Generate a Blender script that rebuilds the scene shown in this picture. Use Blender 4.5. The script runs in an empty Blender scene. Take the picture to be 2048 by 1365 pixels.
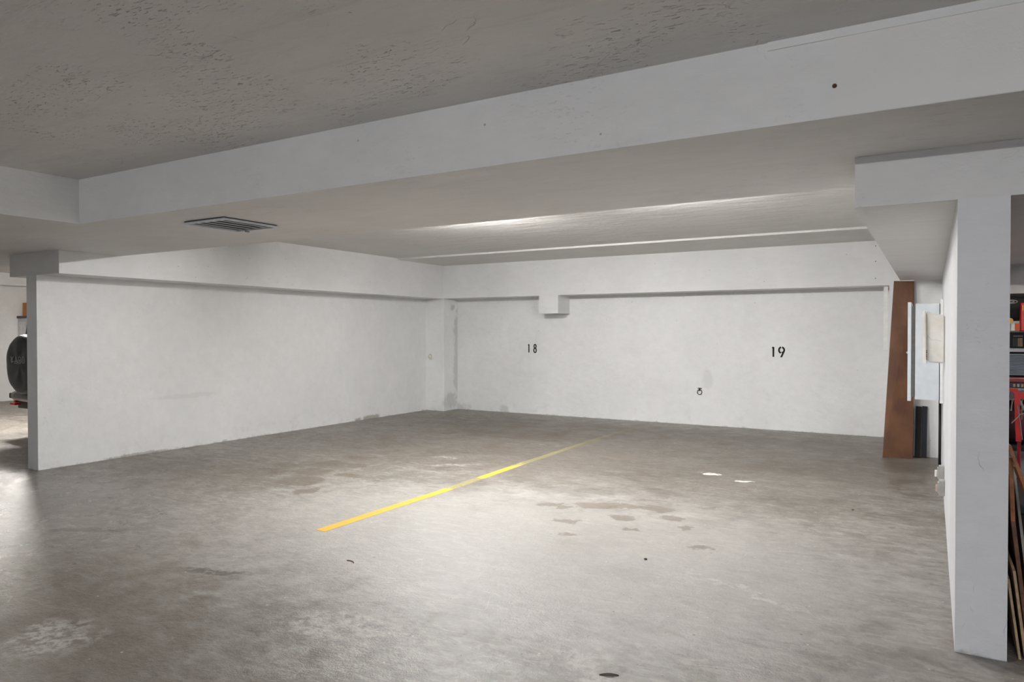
import bpy, bmesh, math, random
from mathutils import Vector, Matrix
random.seed(7)
C = bpy.context.scene.collection
SC = bpy.context.scene
PI = math.pi

# ------------------------------------------------------------------ camera, world, light, exposure
YAW, PITCH, ROLL = .533414, -.0133245, -.000879
cam = bpy.data.cameras.new('camera'); co = bpy.data.objects.new('camera', cam); C.objects.link(co)
cam.sensor_width = 36; cam.lens = 36 * 1422.06 / 2048; cam.clip_start = .02; cam.clip_end = 200
cy_, sy_, cp_, sp_ = math.cos(YAW), math.sin(YAW), math.cos(PITCH), math.sin(PITCH)
fw = Vector((-sy_ * cp_, cy_ * cp_, sp_)); rt = Vector((cy_, sy_, 0)); up = rt.cross(fw)
cr, sr = math.cos(ROLL), math.sin(ROLL)
r2 = cr * rt + sr * up; u2 = -sr * rt + cr * up
m4 = Matrix((r2, u2, -fw)).transposed().to_4x4(); m4.translation = Vector((0, 0, 1.5))
co.matrix_world = m4
SC.camera = co
SC.view_settings.view_transform = 'Standard'; SC.view_settings.look = 'None'
SC.view_settings.gamma = 1; SC.view_settings.use_curve_mapping = False
SC.view_settings.exposure = 0.02
w = bpy.data.worlds.new('world'); SC.world = w; w.use_nodes = True
w.node_tree.nodes['Background'].inputs[0].default_value = (.92, .94, 1, 1)
w.node_tree.nodes['Background'].inputs[1].default_value = 1.3
LAMP = 235.0          # emission strength of the tubes over the stalls
LAMP_AISLE = 450.0    # aisle tube behind the camera; scaled down for the added fill
LAMP_LEFT = 720.0
LAMP_RIGHT = 110.0

# ------------------------------------------------------------------ node helpers
class NT:
    def __init__(s, name):
        s.m = bpy.data.materials.new(name); s.m.use_nodes = True
        s.t = s.m.node_tree; s.b = s.t.nodes['Principled BSDF']; s.out = s.t.nodes['Material Output']
        s._p = None
    def n(s, typ, **kw):
        q = s.t.nodes.new(typ)
        for k, v in kw.items(): setattr(q, k, v)
        return q
    def link(s, a, b): s.t.links.new(a, b)
    def put(s, sock, v):
        if isinstance(v, bpy.types.NodeSocket): s.link(v, sock)
        else: sock.default_value = v
    @property
    def pos(s):
        if s._p is None: s._p = s.n('ShaderNodeTexCoord').outputs['Object']
        return s._p
    def map(s, vec, loc=(0, 0, 0), rot=(0, 0, 0), sc=(1, 1, 1)):
        q = s.n('ShaderNodeMapping'); s.link(vec, q.inputs[0])
        q.inputs['Location'].default_value = loc; q.inputs['Rotation'].default_value = rot; q.inputs['Scale'].default_value = sc
        return q.outputs[0]
    def noise(s, scale=5, detail=4, rough=.5, vec=None, sc=None, dist=0, loc=(0, 0, 0), color=False):
        v = vec or s.pos
        if sc or loc != (0, 0, 0): v = s.map(v, loc=loc, sc=sc or (1, 1, 1))
        q = s.n('ShaderNodeTexNoise'); s.link(v, q.inputs['Vector'])
        q.inputs['Scale'].default_value = scale; q.inputs['Detail'].default_value = detail
        q.inputs['Roughness'].default_value = rough; q.inputs['Distortion'].default_value = dist
        return q.outputs['Color'] if color else q.outputs['Fac']
    def voro(s, scale, feature='F1', sc=None, vec=None):
        v = vec or s.pos
        if sc: v = s.map(v, sc=sc)
        q = s.n('ShaderNodeTexVoronoi', feature=feature); s.link(v, q.inputs['Vector']); q.inputs['Scale'].default_value = scale
        return q
    def math(s, op, a, b=0.0, c=0.0):
        q = s.n('ShaderNodeMath', operation=op); s.put(q.inputs[0], a); s.put(q.inputs[1], b)
        if op in ('MULTIPLY_ADD',): s.put(q.inputs[2], c)
        return q.outputs[0]
    def ramp(s, v, a, b, lo=0., hi=1.):
        q = s.n('ShaderNodeMapRange', interpolation_type='SMOOTHSTEP'); s.put(q.inputs[0], v)
        q.inputs[1].default_value = a; q.inputs[2].default_value = b; q.inputs[3].default_value = lo; q.inputs[4].default_value = hi
        return q.outputs[0]
    def mix(s, f, a, b, mode='MIX'):
        q = s.n('ShaderNodeMix', data_type='RGBA', blend_type=mode)
        s.put(q.inputs[0], f); 
        for sock, v in ((q.inputs[6], a), (q.inputs[7], b)):
            if isinstance(v, bpy.types.NodeSocket): s.link(v, sock)
            else: sock.default_value = (*v, 1) if len(v) == 3 else v
        return q.outputs[2]
    def bump(s, h, dist=.01, strength=1.):
        q = s.n('ShaderNodeBump'); s.link(h, q.inputs['Height']); q.inputs['Distance'].default_value = dist
        q.inputs['Strength'].default_value = strength
        s.link(q.outputs[0], s.b.inputs['Normal']); return q
    def color(s, v): s.put(s.b.inputs['Base Color'], (*v, 1) if isinstance(v, tuple) and len(v) == 3 else v)
    def rough(s, v): s.put(s.b.inputs['Roughness'], v)
    def blob(s, vec, cx, cy, rx, ry, rot=0, soft=.35):
        q = s.n('ShaderNodeMapping', vector_type='TEXTURE'); s.link(vec, q.inputs[0])
        q.inputs['Location'].default_value = (cx, cy, 0); q.inputs['Rotation'].default_value = (0, 0, rot)
        q.inputs['Scale'].default_value = (rx, ry, 50)
        l = s.n('ShaderNodeVectorMath', operation='LENGTH'); s.link(q.outputs[0], l.inputs[0])
        return s.ramp(l.outputs['Value'], 1 - soft, 1 + soft, 1, 0)

def flat(name, col, rough=.5, metal=0., var=.12, bump=0., scale=12):
    n = NT(name); f = n.noise(scale, 5, .6)
    d = tuple(max(0, c * (1 - var)) for c in col); l = tuple(min(1, c * (1 + var)) for c in col)
    n.color(n.mix(n.ramp(f, .3, .7), d, l)); n.rough(rough); n.b.inputs['Metallic'].default_value = metal
    if bump: n.bump(n.noise(scale * 6, 4, .6), bump)
    return n.m

def stucco(name, col, dash=.8, st=(1, 1, 1), pits=1., bumpd=.006, crack=.5, rough=.6, grime_base=False, lum=.05, smears=()):
    n = NT(name)
    big = n.noise(.9, 4, .6)
    c = n.mix(n.ramp(big, .3, .7), tuple(x * (1 - lum) for x in col), tuple(min(1, x * (1 + lum * .5)) for x in col))
    fine = n.noise(9, 6, .65, sc=st)
    c = n.mix(n.ramp(fine, .3, .75, 0, .16), c, tuple(x * .70 for x in col))
    # clusters of trowel dashes
    reg = n.ramp(n.noise(1.7, 3, .6, loc=(3, 8, 1)), .45, .66)
    ds = n.noise(58, 2, .6, sc=(st[0] * .8, st[1] * 1.3, st[2] * 1.2), dist=.5)
    dm = n.math('MULTIPLY', n.ramp(ds, .61, .69), reg)
    c = n.mix(n.math('MULTIPLY', dm, .42 * dash), c, tuple(x * .42 for x in col))
    sk = n.noise(3.2, 7, .72, sc=(st[0] * .5, st[1] * 1.6, st[2]), dist=1.2, loc=(4, 4, 4))
    c = n.mix(n.ramp(sk, .50, .74, 0, .22 * dash), c, tuple(x * .62 for x in col))
    # hairline cracks: narrow bands of a warped field, kept only in some places
    cf = n.noise(1.3, 6, .5, loc=(11, 2, 5), dist=.5)
    line = n.ramp(n.math('ABSOLUTE', n.math('SUBTRACT', cf, .5)), .0, .0016, 1, 0)
    cm = n.math('MULTIPLY', line, n.ramp(n.noise(6, 3, .6, loc=(5, 5, 9)), .52, .62))
    c = n.mix(n.math('MULTIPLY', cm, .5 * crack), c, tuple(x * .35 for x in col))
    # pin holes
    v = n.voro(9); cell = n.n('ShaderNodeSeparateColor'); n.link(v.outputs['Color'], cell.inputs[0])
    keep = n.ramp(cell.outputs[0], .70, .71)
    pit = n.math('MULTIPLY', n.ramp(v.outputs['Distance'], .03, .07, 1, 0), keep)
    c = n.mix(n.math('MULTIPLY', pit, .7 * pits), c, tuple(x * .25 for x in col))
    if grime_base:
        z = n.n('ShaderNodeSeparateXYZ'); n.link(n.pos, z.inputs[0])
        g = n.math('ADD', z.outputs[2], n.math('MULTIPLY', n.noise(7, 5, .7), -.14))
        gm = n.ramp(g, -.085, -.055, 1, 0)
        c = n.mix(n.math('MULTIPLY', gm, .5), c, (.24, .23, .22))
        hz = n.math('MULTIPLY', n.ramp(z.outputs[2], .0, .5, 1, 0), n.ramp(n.noise(5, 5, .7), .5, .75))
        c = n.mix(n.math('MULTIPLY', hz, .2), c, (.4, .38, .35))
    sm = n.noise(6, 5, .7, loc=(2, 9, 4))
    for (x, y, z, rx, ry, rz, k, cc) in smears:
        q = n.n('ShaderNodeMapping', vector_type='TEXTURE'); n.link(n.pos, q.inputs[0])
        q.inputs['Location'].default_value = (x, y, z); q.inputs['Scale'].default_value = (rx, ry, rz)
        l = n.n('ShaderNodeVectorMath', operation='LENGTH'); n.link(q.outputs[0], l.inputs[0])
        mk = n.ramp(n.math('ADD', l.outputs['Value'], n.math('MULTIPLY', n.math('SUBTRACT', sm, .5), 2.6)), .6, 1.25, 1, 0)
        c = n.mix(n.math('MULTIPLY', mk, k), c, cc)
    n.color(c); n.rough(rough)
    h = n.math('ADD', n.math('MULTIPLY', fine, .8), n.math('MULTIPLY', n.noise(3, 3, .5, sc=st), 1.2))
    h = n.math('SUBTRACT', h, n.math('MULTIPLY', dm, .5 * dash))
    h = n.math('SUBTRACT', h, n.math('MULTIPLY', cm, .35 * crack))
    h = n.math('SUBTRACT', h, n.math('MULTIPLY', pit, .6 * pits))
    h = n.math('ADD', h, n.math('MULTIPLY', n.noise(34, 4, .7, sc=st), .16))
    n.bump(h, bumpd)
    return n.m

# ------------------------------------------------------------------ materials
M = {}
G1, G2 = (.42, .42, .41), (.28, .25, .21)
M['wall'] = stucco('painted_wall', (.80, .80, .795), dash=.4, st=(1, 1, 1.1), pits=1., bumpd=.008, crack=.22, grime_base=True,
                   smears=[(-3.07, 11.31, .74, .09, .2, .16, .22, G1), (-6.86, 11.31, .04, .10, .2, .10, .5, G1), (-7.85, 11.31, .04, .2, .2, .10, .5, G1)])
M['wall_y'] = stucco('painted_wall_side', (.825, .825, .82), dash=.25, pits=1., bumpd=.010, crack=.3, grime_base=True,
                     smears=[(-8.315, 9.3, .02, .2, .22, .06, .75, G2), (-8.315, 9.0, .0, .2, .10, .05, .7, G2), (-8.315, 5.8, .67, .2, .45, .03, .16, G1), (-7.9, 11.27, 1.0, .1, .10, .9, .5, G1),
                             (-7.9, 11.1, .18, .1, .25, .16, .5, G1), (-7.9, 11.15, 1.96, .1, .09, .07, .6, G1), (-8.315, 5.2, .0, .2, .5, .03, .6, G2)])
M['beam'] = stucco('painted_beam', (.78, .78, .78), dash=.3, st=(.6, .6, 1.2), pits=.7, bumpd=.007, crack=.25)
M['ceil'] = stucco('trowelled_ceiling', (.70, .69, .675), dash=1.6, st=(.5, 1.1, 1), pits=.5, bumpd=.018, crack=.6, rough=.5)
M['soffit'] = stucco('painted_soffit', (.70, .69, .68), dash=.6, st=(.3, 1.1, 1), pits=.2, bumpd=.010, crack=.2, rough=.55)
M['ceil_back'] = stucco('trowelled_ceiling_back', (.70, .69, .67), dash=.5, st=(.4, 1.1, 1), pits=.2, bumpd=.022, crack=.2, rough=.5)
M['pier'] = stucco('painted_pier', (.80, .81, .835), dash=.35, st=(.8, .8, 1.3), pits=.5, bumpd=.009, crack=.55, grime_base=True)
M['white_metal'] = flat('white_enamel', (.64, .68, .72), .35, 0, .04)
M['white_paint'] = flat('white_gloss_paint', (.85, .85, .83), .4, 0, .05)
M['black'] = flat('black_paint', (.010, .010, .011), .8)
M['black_pl'] = flat('black_plastic', (.010, .010, .011), .65)
M['gap_shade'] = flat('painted_gap_shade', (.03, .03, .032), .8)
M['dk_grey'] = flat('dark_grey_plastic', (.05, .05, .055), .5)
M['grey'] = flat('grey_metal', (.33, .34, .36), .45, .3)
M['grey_pl'] = flat('grey_plastic', (.42, .41, .39), .5)
M['red'] = flat('red_enamel', (.62, .012, .015), .35, 0, .08)
M['dark_red'] = flat('dark_red_enamel', (.25, .01, .015), .35, 0, .1)
M['orange'] = flat('orange_carton', (.50, .17, .035), .6, 0, .12)
M['yellow'] = flat('yellow_tape', (.85, .50, .10), .5)
M['ply'] = flat('plywood_edge', (.46, .33, .21), .65, 0, .18, .002, 30)
M['wood'] = flat('varnished_wood', (.33, .115, .035), .45, 0, .3, .002, 18)
M['dark_wood'] = flat('dark_wood', (.15, .065, .035), .5, 0, .3, .002, 18)
M['tire'] = flat('tyre_rubber', (.02, .02, .02), .7)
M['chrome'] = flat('polished_metal', (.7, .7, .72), .15, 1., .03)
M['car'] = flat('white_car_paint', (.80, .80, .78), .2, 0, .02)
M['glass_dk'] = flat('tinted_glass', (.06, .06, .065), .12)
M['louver'] = flat('blue_grey_metal', (.36, .42, .50), .45, .1)
M['rust'] = flat('rusty_steel', (.11, .04, .025), .7)
M['tail'] = flat('red_lens', (.45, .01, .01), .2)
M['emblem'] = flat('grey_print', (.42, .42, .40), .7)

def brown_board():
    n = NT('brown_board')
    a = n.noise(4, 5, .65, sc=(1, 1, .6)); g = n.noise(60, 4, .6, sc=(1, 1, .15))
    c = n.mix(n.ramp(a, .3, .7), (.085, .033, .013), (.175, .074, .030))
    c = n.mix(n.ramp(g, .35, .7, 0, .4), c, (.14, .058, .028))
    for (x, z, r) in ((-.33, 1.0, .10), (-.30, .62, .09)):
        p = n.n('ShaderNodeMapping', vector_type='TEXTURE'); n.link(n.pos, p.inputs[0])
        p.inputs['Location'].default_value = (x, 9.6, z); p.inputs['Scale'].default_value = (r, 9, r * 1.1)
        l = n.n('ShaderNodeVectorMath', operation='LENGTH'); n.link(p.outputs[0], l.inputs[0])
        c = n.mix(n.ramp(n.math('ADD', l.outputs['Value'], n.math('MULTIPLY', a, .6)), .6, 1.5, .5, 0), c, (.07, .022, .015))
    n.color(c); n.rough(.5); n.bump(g, .0015); return n.m
M['board'] = brown_board()

def lens_mat():
    n = NT('aged_cream_plastic')
    a = n.noise(6, 5, .65)
    c = n.mix(n.ramp(a, .35, .7), (.80, .785, .75), (.70, .66, .59))
    n.color(c); n.rough(.35)
    n.b.inputs['Subsurface Weight'].default_value = .15
    n.b.inputs['Subsurface Radius'].default_value = (.02, .02, .015)
    return n.m
M['lens'] = lens_mat()

def floor_mat():
    n = NT('concrete_floor')
    P = n.pos
    wob = n.noise(5, 5, .65, color=True)
    v = n.n('ShaderNodeVectorMath', operation='SUBTRACT'); n.link(wob, v.inputs[0]); v.inputs[1].default_value = (.5, .5, .5)
    v2 = n.n('ShaderNodeVectorMath', operation='SCALE'); n.link(v.outputs[0], v2.inputs[0]); v2.inputs['Scale'].default_value = .42
    v3 = n.n('ShaderNodeVectorMath', operation='ADD'); n.link(P, v3.inputs[0]); n.link(v2.outputs[0], v3.inputs[1])
    W = v3.outputs[0]
    v4 = n.n('ShaderNodeVectorMath', operation='SCALE'); n.link(v.outputs[0], v4.inputs[0]); v4.inputs['Scale'].default_value = 2.2
    v5 = n.n('ShaderNodeVectorMath', operation='ADD'); n.link(P, v5.inputs[0]); n.link(v4.outputs[0], v5.inputs[1])
    WB = v5.outputs[0]
    a = n.noise(.55, 6, .62, dist=.6); b = n.noise(2.2, 7, .68, dist=.5); f = n.noise(26, 5, .7)
    swirl = n.noise(1.1, 6, .7, sc=(1, 2.6, 1), dist=1.6)
    c = n.mix(n.ramp(a, .32, .68), (.150, .130, .111), (.265, .244, .222))
    c = n.mix(n.ramp(b, .33, .72, 0, .55), c, (.345, .335, .32))
    c = n.mix(n.ramp(b, .5, .28, 0, .55), c, (.12, .104, .089))
    c = n.mix(n.ramp(swirl, .52, .72, 0, .5), c, (.38, .37, .355))
    c = n.mix(n.ramp(swirl, .46, .30, 0, .5), c, (.115, .099, .083))
    c = n.mix(n.ramp(f, .35, .75, .0, .3), c, (.13, .115, .10))
    mm = n.noise(7.5, 8, .78, sc=(1, 1.8, 1), dist=.8)
    c = n.mix(n.ramp(mm, .50, .62, 0, .6), c, (.40, .388, .372))
    c = n.mix(n.ramp(mm, .47, .37, 0, .6), c, (.10, .085, .070))
    wisp = n.noise(2.0, 8, .75, sc=(1, 3.4, 1), dist=2.2, loc=(3, 1, 0))
    c = n.mix(n.ramp(wisp, .53, .63, 0, .5), c, (.42, .41, .395))
    c = n.mix(n.ramp(wisp, .45, .36, 0, .45), c, (.115, .098, .082))
    # lamp pool and sheen painted as a pale centre; dark brown dirt along the back
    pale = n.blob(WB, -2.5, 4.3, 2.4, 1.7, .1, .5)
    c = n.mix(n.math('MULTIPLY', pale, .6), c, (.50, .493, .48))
    for (x, y, rx, ry, k) in ((-3.4, 6.9, 2.6, 1.0, .35), (-3.6, 8.9, 3.6, 1.7, .45), (-6.6, 6.6, 1.4, 1.6, .3), (-5.3, 9.9, 2.0, .9, .55), (-4.8, 9.0, .8, .5, .6), (-2.2, 10.2, 2.0, .8, .45), (-5.8, 8.7, .5, .3, .5), (-4.7, 7.7, .4, .25, .4), (-.6, 8.6, 1.0, 1.0, .35),
                              (-7.3, 4.6, 1.4, .7, .35), (-5.2, 1.8, 2.4, 1.3, .55), (-3.6, 1.6, 1.6, .8, .35), (-6.8, 3.5, 1.0, .6, .3), (-1.4, 8.2, .8, .4, .3)):  # brown dirt at the back; lamp pool toned down in the colour
        c = n.mix(n.math('MULTIPLY', n.blob(WB, x, y, rx, ry, 0, .6), k), c, (.11, .088, .068))
    # oil and drip stains
    brown = (.20, .17, .14)
    st = [(-6.17, 5.2, .22, .16), (-6.22, 5.6, .2, .15), (-5.71, 5.45, .22, .2), (-5.45, 5.05, .24, .2), (-5.9, 5.85, .2, .22), (-5.85, 6.35, .17, .13), (-5.5, 5.95, .16, .12),
          (-5.2, 5.5, .15, .12), (-5.05, 4.75, .10, .18), (-6.4, 5.0, .12, .08),
          (-2.50, 5.62, .2, .10), (-2.30, 5.72, .16, .09), (-2.78, 5.45, .17, .07), (-2.02, 5.78, .16, .09), (-2.48, 5.06, .12, .09), (-2.15, 5.38, .11, .07),
          (-1.80, 5.55, .08, .05), (-1.95, 5.1, .06, .05), (-1.62, 5.35, .06, .04), (-2.3, 4.7, .07, .04), (-4.9, 7.9, .25, .12), (-3.15, 7.9, .2, .12), (-1.4, 4.9, .10, .06)]
    for (x, y, rx, ry) in st:
        c = n.mix(n.math('MULTIPLY', n.blob(W, x, y, rx, ry, 0, .2), .75), c, (.135, .11, .085) if x < -4.2 else brown)
    # rough trowel scars near the camera
    for (x, y, rx, ry, rot) in ((-5.5, 3.0, .34, .05, .5), (-5.6, 2.48, .22, .06, .4), (-3.85, 2.86, .24, .05, .3)):
        m_ = n.math('MULTIPLY', n.blob(W, x, y, rx, ry, rot, .4), n.ramp(n.noise(22, 4, .7), .36, .50))
        c = n.mix(n.math('MULTIPLY', m_, .75), c, (.08, .068, .055))
    for (x, y, rx, ry, rot) in ((-2.62, 2.65, .32, .14, .3), (-3.7, 1.85, .2, .2, 0), (-1.3, 2.9, .09, .25, .5), (-4.6, 6.55, .3, .06, .6), (-4.95, 6.9, .15, .07, 0), (-.9, 4.2, .5, .03, -.4)):
        m_ = n.math('MULTIPLY', n.blob(W, x, y, rx, ry, rot, .5), n.ramp(n.noise(14, 4, .7), .40, .6))
        c = n.mix(n.math('MULTIPLY', m_, .55), c, (.60, .59, .565))
    # white paint splashes
    for (x, y, rx, ry) in ((-1.98, 7.50, .11, .06), (-1.62, 7.29, .12, .05)):
        m_ = n.math('MULTIPLY', n.blob(W, x, y, rx, ry, 0, .15), n.ramp(n.noise(20, 3, .6), .36, .44))
        c = n.mix(m_, c, (.84, .83, .80))
    # faint brown ghost of the worn bay line near the back wall
    c = n.mix(n.math('MULTIPLY', n.blob(P, -4.0, 10.3, .07, .95, 0, .2), .5), c, (.20, .15, .09))
    # pale specks, dark specks, pale hair scratches
    for sc_, thr, col_, r0 in ((16, .90, (.72, .70, .67), .06), (11, .93, (.06, .055, .05), .05), (38, .94, (.10, .09, .08), .10)):
        vo = n.voro(sc_, vec=n.map(P, loc=(sc_, 3, 0))); ce = n.n('ShaderNodeSeparateColor'); n.link(vo.outputs['Color'], ce.inputs[0])
        k = n.math('MULTIPLY', n.ramp(vo.outputs['Distance'], r0, r0 * 2, 1, 0), n.ramp(ce.outputs[0], thr, thr + .01))
        c = n.mix(n.math('MULTIPLY', k, .75), c, col_)
    sc2 = n.noise(.8, 3, .5, dist=1.2, loc=(9, 4, 0))
    ln = n.ramp(n.math('ABSOLUTE', n.math('SUBTRACT', sc2, .52)), 0, .0022, 1, 0)
    ln = n.math('MULTIPLY', ln, n.ramp(n.noise(1.9, 3, .5, loc=(1, 7, 0)), .52, .62))
    c = n.mix(n.math('MULTIPLY', ln, .4), c, (.62, .61, .58))
    c = n.mix(1.0, c, (.94, .92, .89), 'MULTIPLY')
    n.color(c)
    gloss = n.math('MULTIPLY', n.blob(WB, -7.0, 3.0, 2.0, 1.1, -.2, .5), .25)   # traffic-polished aisle
    n.rough(n.math('SUBTRACT', n.ramp(n.math('ADD', b, n.math('MULTIPLY', f, .3)), .35, .95, .30, .60), gloss))
    n.b.inputs['Specular IOR Level'].default_value = .5
    n.bump(n.math('ADD', n.math('MULTIPLY', b, 1.0), n.math('ADD', n.math('MULTIPLY', f, .6), n.math('MULTIPLY', n.noise(90, 3, .7), .25))), .008)
    return n.m
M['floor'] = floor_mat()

def line_mat():
    n = NT('worn_yellow_paint')
    s = n.n('ShaderNodeSeparateXYZ'); n.link(n.pos, s.inputs[0]); y = s.outputs[1]
    c = n.mix(n.ramp(n.noise(14, 5, .6), .3, .75), (.74, .40, .035), (.66, .44, .065)); n.color(c); n.rough(.55)
    r = n.n('ShaderNodeValToRGB'); n.link(n.math('DIVIDE', n.math('SUBTRACT', y, 3.8), 7.5), r.inputs[0])
    stops = [(3.8, 1), (5.42, 1), (5.60, .42), (6.0, .40), (6.14, .95), (6.6, .92), (6.95, .6), (7.15, .30), (8.4, .32), (9.0, .20), (9.5, .08), (11.3, .0)]
    e = r.color_ramp.elements
    while len(e) < len(stops): e.new(.5)
    for q, (yy, v) in zip(e, stops): q.position = (yy - 3.8) / 7.5; q.color = (v, v, v, 1)
    wear = n.math('ADD', n.math('MULTIPLY', n.noise(22, 6, .7), .5), n.math('MULTIPLY', n.noise(5, 4, .6), .35))
    lim = n.math('SUBTRACT', n.math('MULTIPLY', r.outputs[0], .95), wear)
    a = n.ramp(lim, -.16, .12)
    thin = n.math('MULTIPLY', r.outputs[0], n.ramp(n.noise(30, 5, .7), .25, .65, .35, .95))
    solid = n.ramp(r.outputs[0], .55, .85)
    a = n.math('ADD', n.math('MULTIPLY', n.math('MAXIMUM', a, .55), solid), n.math('MULTIPLY', thin, n.math('SUBTRACT', 1.0, solid)))
    n.color(n.mix(solid, (.56, .50, .22), c))
    n.put(n.b.inputs['Alpha'], a); return n.m
M['line'] = line_mat()

def emis(name, col, s):
    n = NT(name); n.color((.9, .9, .9)); n.b.inputs['Emission Color'].default_value = (*col, 1); n.b.inputs['Emission Strength'].default_value = s
    return n.m
M['lamp'] = emis('lit_tube_warm', (1, .985, .962), LAMP)
M['lamp_main'] = emis('lit_tube_bright', (1, .985, .965), LAMP * 2.8)
M['lamp_aisle'] = emis('lit_tube_cool', (.955, .975, 1), LAMP_AISLE)
M['lamp_aisle_fill'] = emis('lit_tube_fill', (.955, .975, 1), LAMP_AISLE * .45)
M['lamp_left'] = emis('lit_tube_left', (1, .955, .90), LAMP_LEFT)
M['lamp_right'] = emis('lit_tube_right', (1, .90, .84), LAMP_RIGHT)

# ------------------------------------------------------------------ mesh helpers
def obj(name, bm, mat, parent=None, smooth=False):
    me = bpy.data.meshes.new(name); bm.normal_update(); bm.to_mesh(me); bm.free()
    me.materials.append(mat)
    if smooth:
        for p in me.polygons: p.use_smooth = True
    o = bpy.data.objects.new(name, me); C.objects.link(o)
    if parent:
        o.parent = parent; o.matrix_parent_inverse = Matrix.Translation(-Vector(parent.location)) if parent.type == 'EMPTY' and parent.parent is None else Matrix()
    return o
def bx(bm, x0, x1, y0, y1, z0, z1, bev=0.):
    r = bmesh.ops.create_cube(bm, size=1)
    for v in r['verts']:
        v.co = Vector(((x0 + x1) / 2 + v.co.x * (x1 - x0), (y0 + y1) / 2 + v.co.y * (y1 - y0), (z0 + z1) / 2 + v.co.z * (z1 - z0)))
    if bev:
        es = list({e for v in r['verts'] for e in v.link_edges})
        bmesh.ops.bevel(bm, geom=es, offset=bev, segments=2, affect='EDGES', profile=.6)
    return bm
def BX(*a, **k): return bx(bmesh.new(), *a, **k)
def prism(bm, pts, d):
    """pts: list of 3d points of a planar outline, d: extrusion vector"""
    a = [bm.verts.new(p) for p in pts]; b = [bm.verts.new(Vector(p) + Vector(d)) for p in pts]
    n = len(pts)
    bm.faces.new(a); bm.faces.new(list(reversed(b)))
    for i in range(n): bm.faces.new((a[i], b[i], b[(i + 1) % n], a[(i + 1) % n]))
    bmesh.ops.recalc_face_normals(bm, faces=bm.faces)
    return bm
def tube(bm, pts, r, seg=8, closed=False):
    pts = [Vector(p) for p in pts]; n = len(pts); rings = []
    for i, p in enumerate(pts):
        if closed: t = pts[(i + 1) % n] - pts[i - 1]
        else: t = pts[min(i + 1, n - 1)] - pts[max(i - 1, 0)]
        t.normalize(); a = Vector((0, 0, 1)) if abs(t.z) < .9 else Vector((1, 0, 0))
        u = t.cross(a).normalized(); v = t.cross(u)
        rings.append([bm.verts.new(p + r * (math.cos(2 * PI * k / seg) * u + math.sin(2 * PI * k / seg) * v)) for k in range(seg)])
    m = n if closed else n - 1
    for i in range(m):
        A, B = rings[i], rings[(i + 1) % n]
        for k in range(seg): bm.faces.new((A[k], A[(k + 1) % seg], B[(k + 1) % seg], B[k]))
    if not closed: bm.faces.new(rings[0]); bm.faces.new(list(reversed(rings[-1])))
    bmesh.ops.recalc_face_normals(bm, faces=bm.faces); return bm
def lathe(bm, prof, c, axis='y', seg=32):
    """prof: (radius, offset along axis)"""
    rings = []
    for r, h in prof:
        ring = []
        for k in range(seg):
            a = 2 * PI * k / seg; p, q = r * math.cos(a), r * math.sin(a)
            d = {'y': (p, h, q), 'x': (h, p, q), 'z': (p, q, h)}[axis]
            ring.append(bm.verts.new(Vector(c) + Vector(d)))
        rings.append(ring)
    for A, B in zip(rings, rings[1:]):
        for k in range(seg): bm.faces.new((A[k], A[(k + 1) % seg], B[(k + 1) % seg], B[k]))
    bm.faces.new(rings[0]); bm.faces.new(rings[-1])
    bmesh.ops.recalc_face_normals(bm, faces=bm.faces); return bm
def thing(name, label, cat, loc=(0, 0, 0), group=None):
    o = bpy.data.objects.new(name, None); o.location = loc; C.objects.link(o); o.empty_display_size = .1
    o['label'] = label; o['category'] = cat
    if group: o['group'] = group
    return o
def tag(o, label, cat, group=None):
    o['label'] = label; o['category'] = cat
    if group: o['group'] = group
    return o
def struct(name, bm, m, label=None, cat='wall', parent=None):
    o = obj(name, bm, m, parent); o['kind'] = 'structure'
    if label: o['label'] = label; o['category'] = cat
    return o
def dup(root, delta, label, group=None):
    r = root.copy(); C.objects.link(r); r.location = Vector(root.location) + Vector(delta); r['label'] = label
    if group: r['group'] = group
    for ch in list(root.children):
        c = ch.copy(); C.objects.link(c); c.parent = r
        for g in ch.children:
            d = g.copy(); C.objects.link(d); d.parent = c
    return r

# ------------------------------------------------------------------ the setting
XL, XR, YB, YN = -17.3, 8.0, 11.31, -9.0
RIGHT_FACE = .10
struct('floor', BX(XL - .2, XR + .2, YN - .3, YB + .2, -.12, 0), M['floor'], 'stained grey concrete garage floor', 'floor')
struct('wall_back', BX(XL, -.50, YB, YB + .2, 0, 2.9), M['wall'], 'white painted rear wall behind the two numbered stalls')
struct('wall_far_left', BX(XL - .2, XL, YN, YB + .2, 0, 2.9), M['wall'], 'white wall far beyond the parked car')
struct('wall_left', BX(-8.525, -8.315, 4.0, YB, 0, 2.118), M['wall_y'], 'white dividing wall at the left of the empty stalls')
struct('wall_right', BX(.10, .302, 3.9, 9.78, 0, 2.112), M['pier'], 'grey-white pier and dividing wall at the right edge')
struct('wall_corner', BX(-.19, .10, 9.78, YB + .2, 0, 2.118), M['wall'], 'short white wall stepping forward behind the leaning board')
struct('wall_side_bay', BX(.302, XR, 7.95, 8.15, 0, 2.9), M['wall'], 'rear wall of the storage bay at right edge')
struct('wall_far_right', BX(XR, XR + .2, YN, 8.15, 0, 2.9), M['wall'])
# front of the garage: wall with a wide vehicle opening to daylight
bm = BX(XL, -7.5, YN - .2, YN, 0, 2.9); bx(bm, 1.5, XR, YN - .2, YN, 0, 2.9); bx(bm, -7.5, 1.5, YN - .2, YN, 2.36, 2.9)
struct('wall_front', bm, M['wall'])
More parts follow.
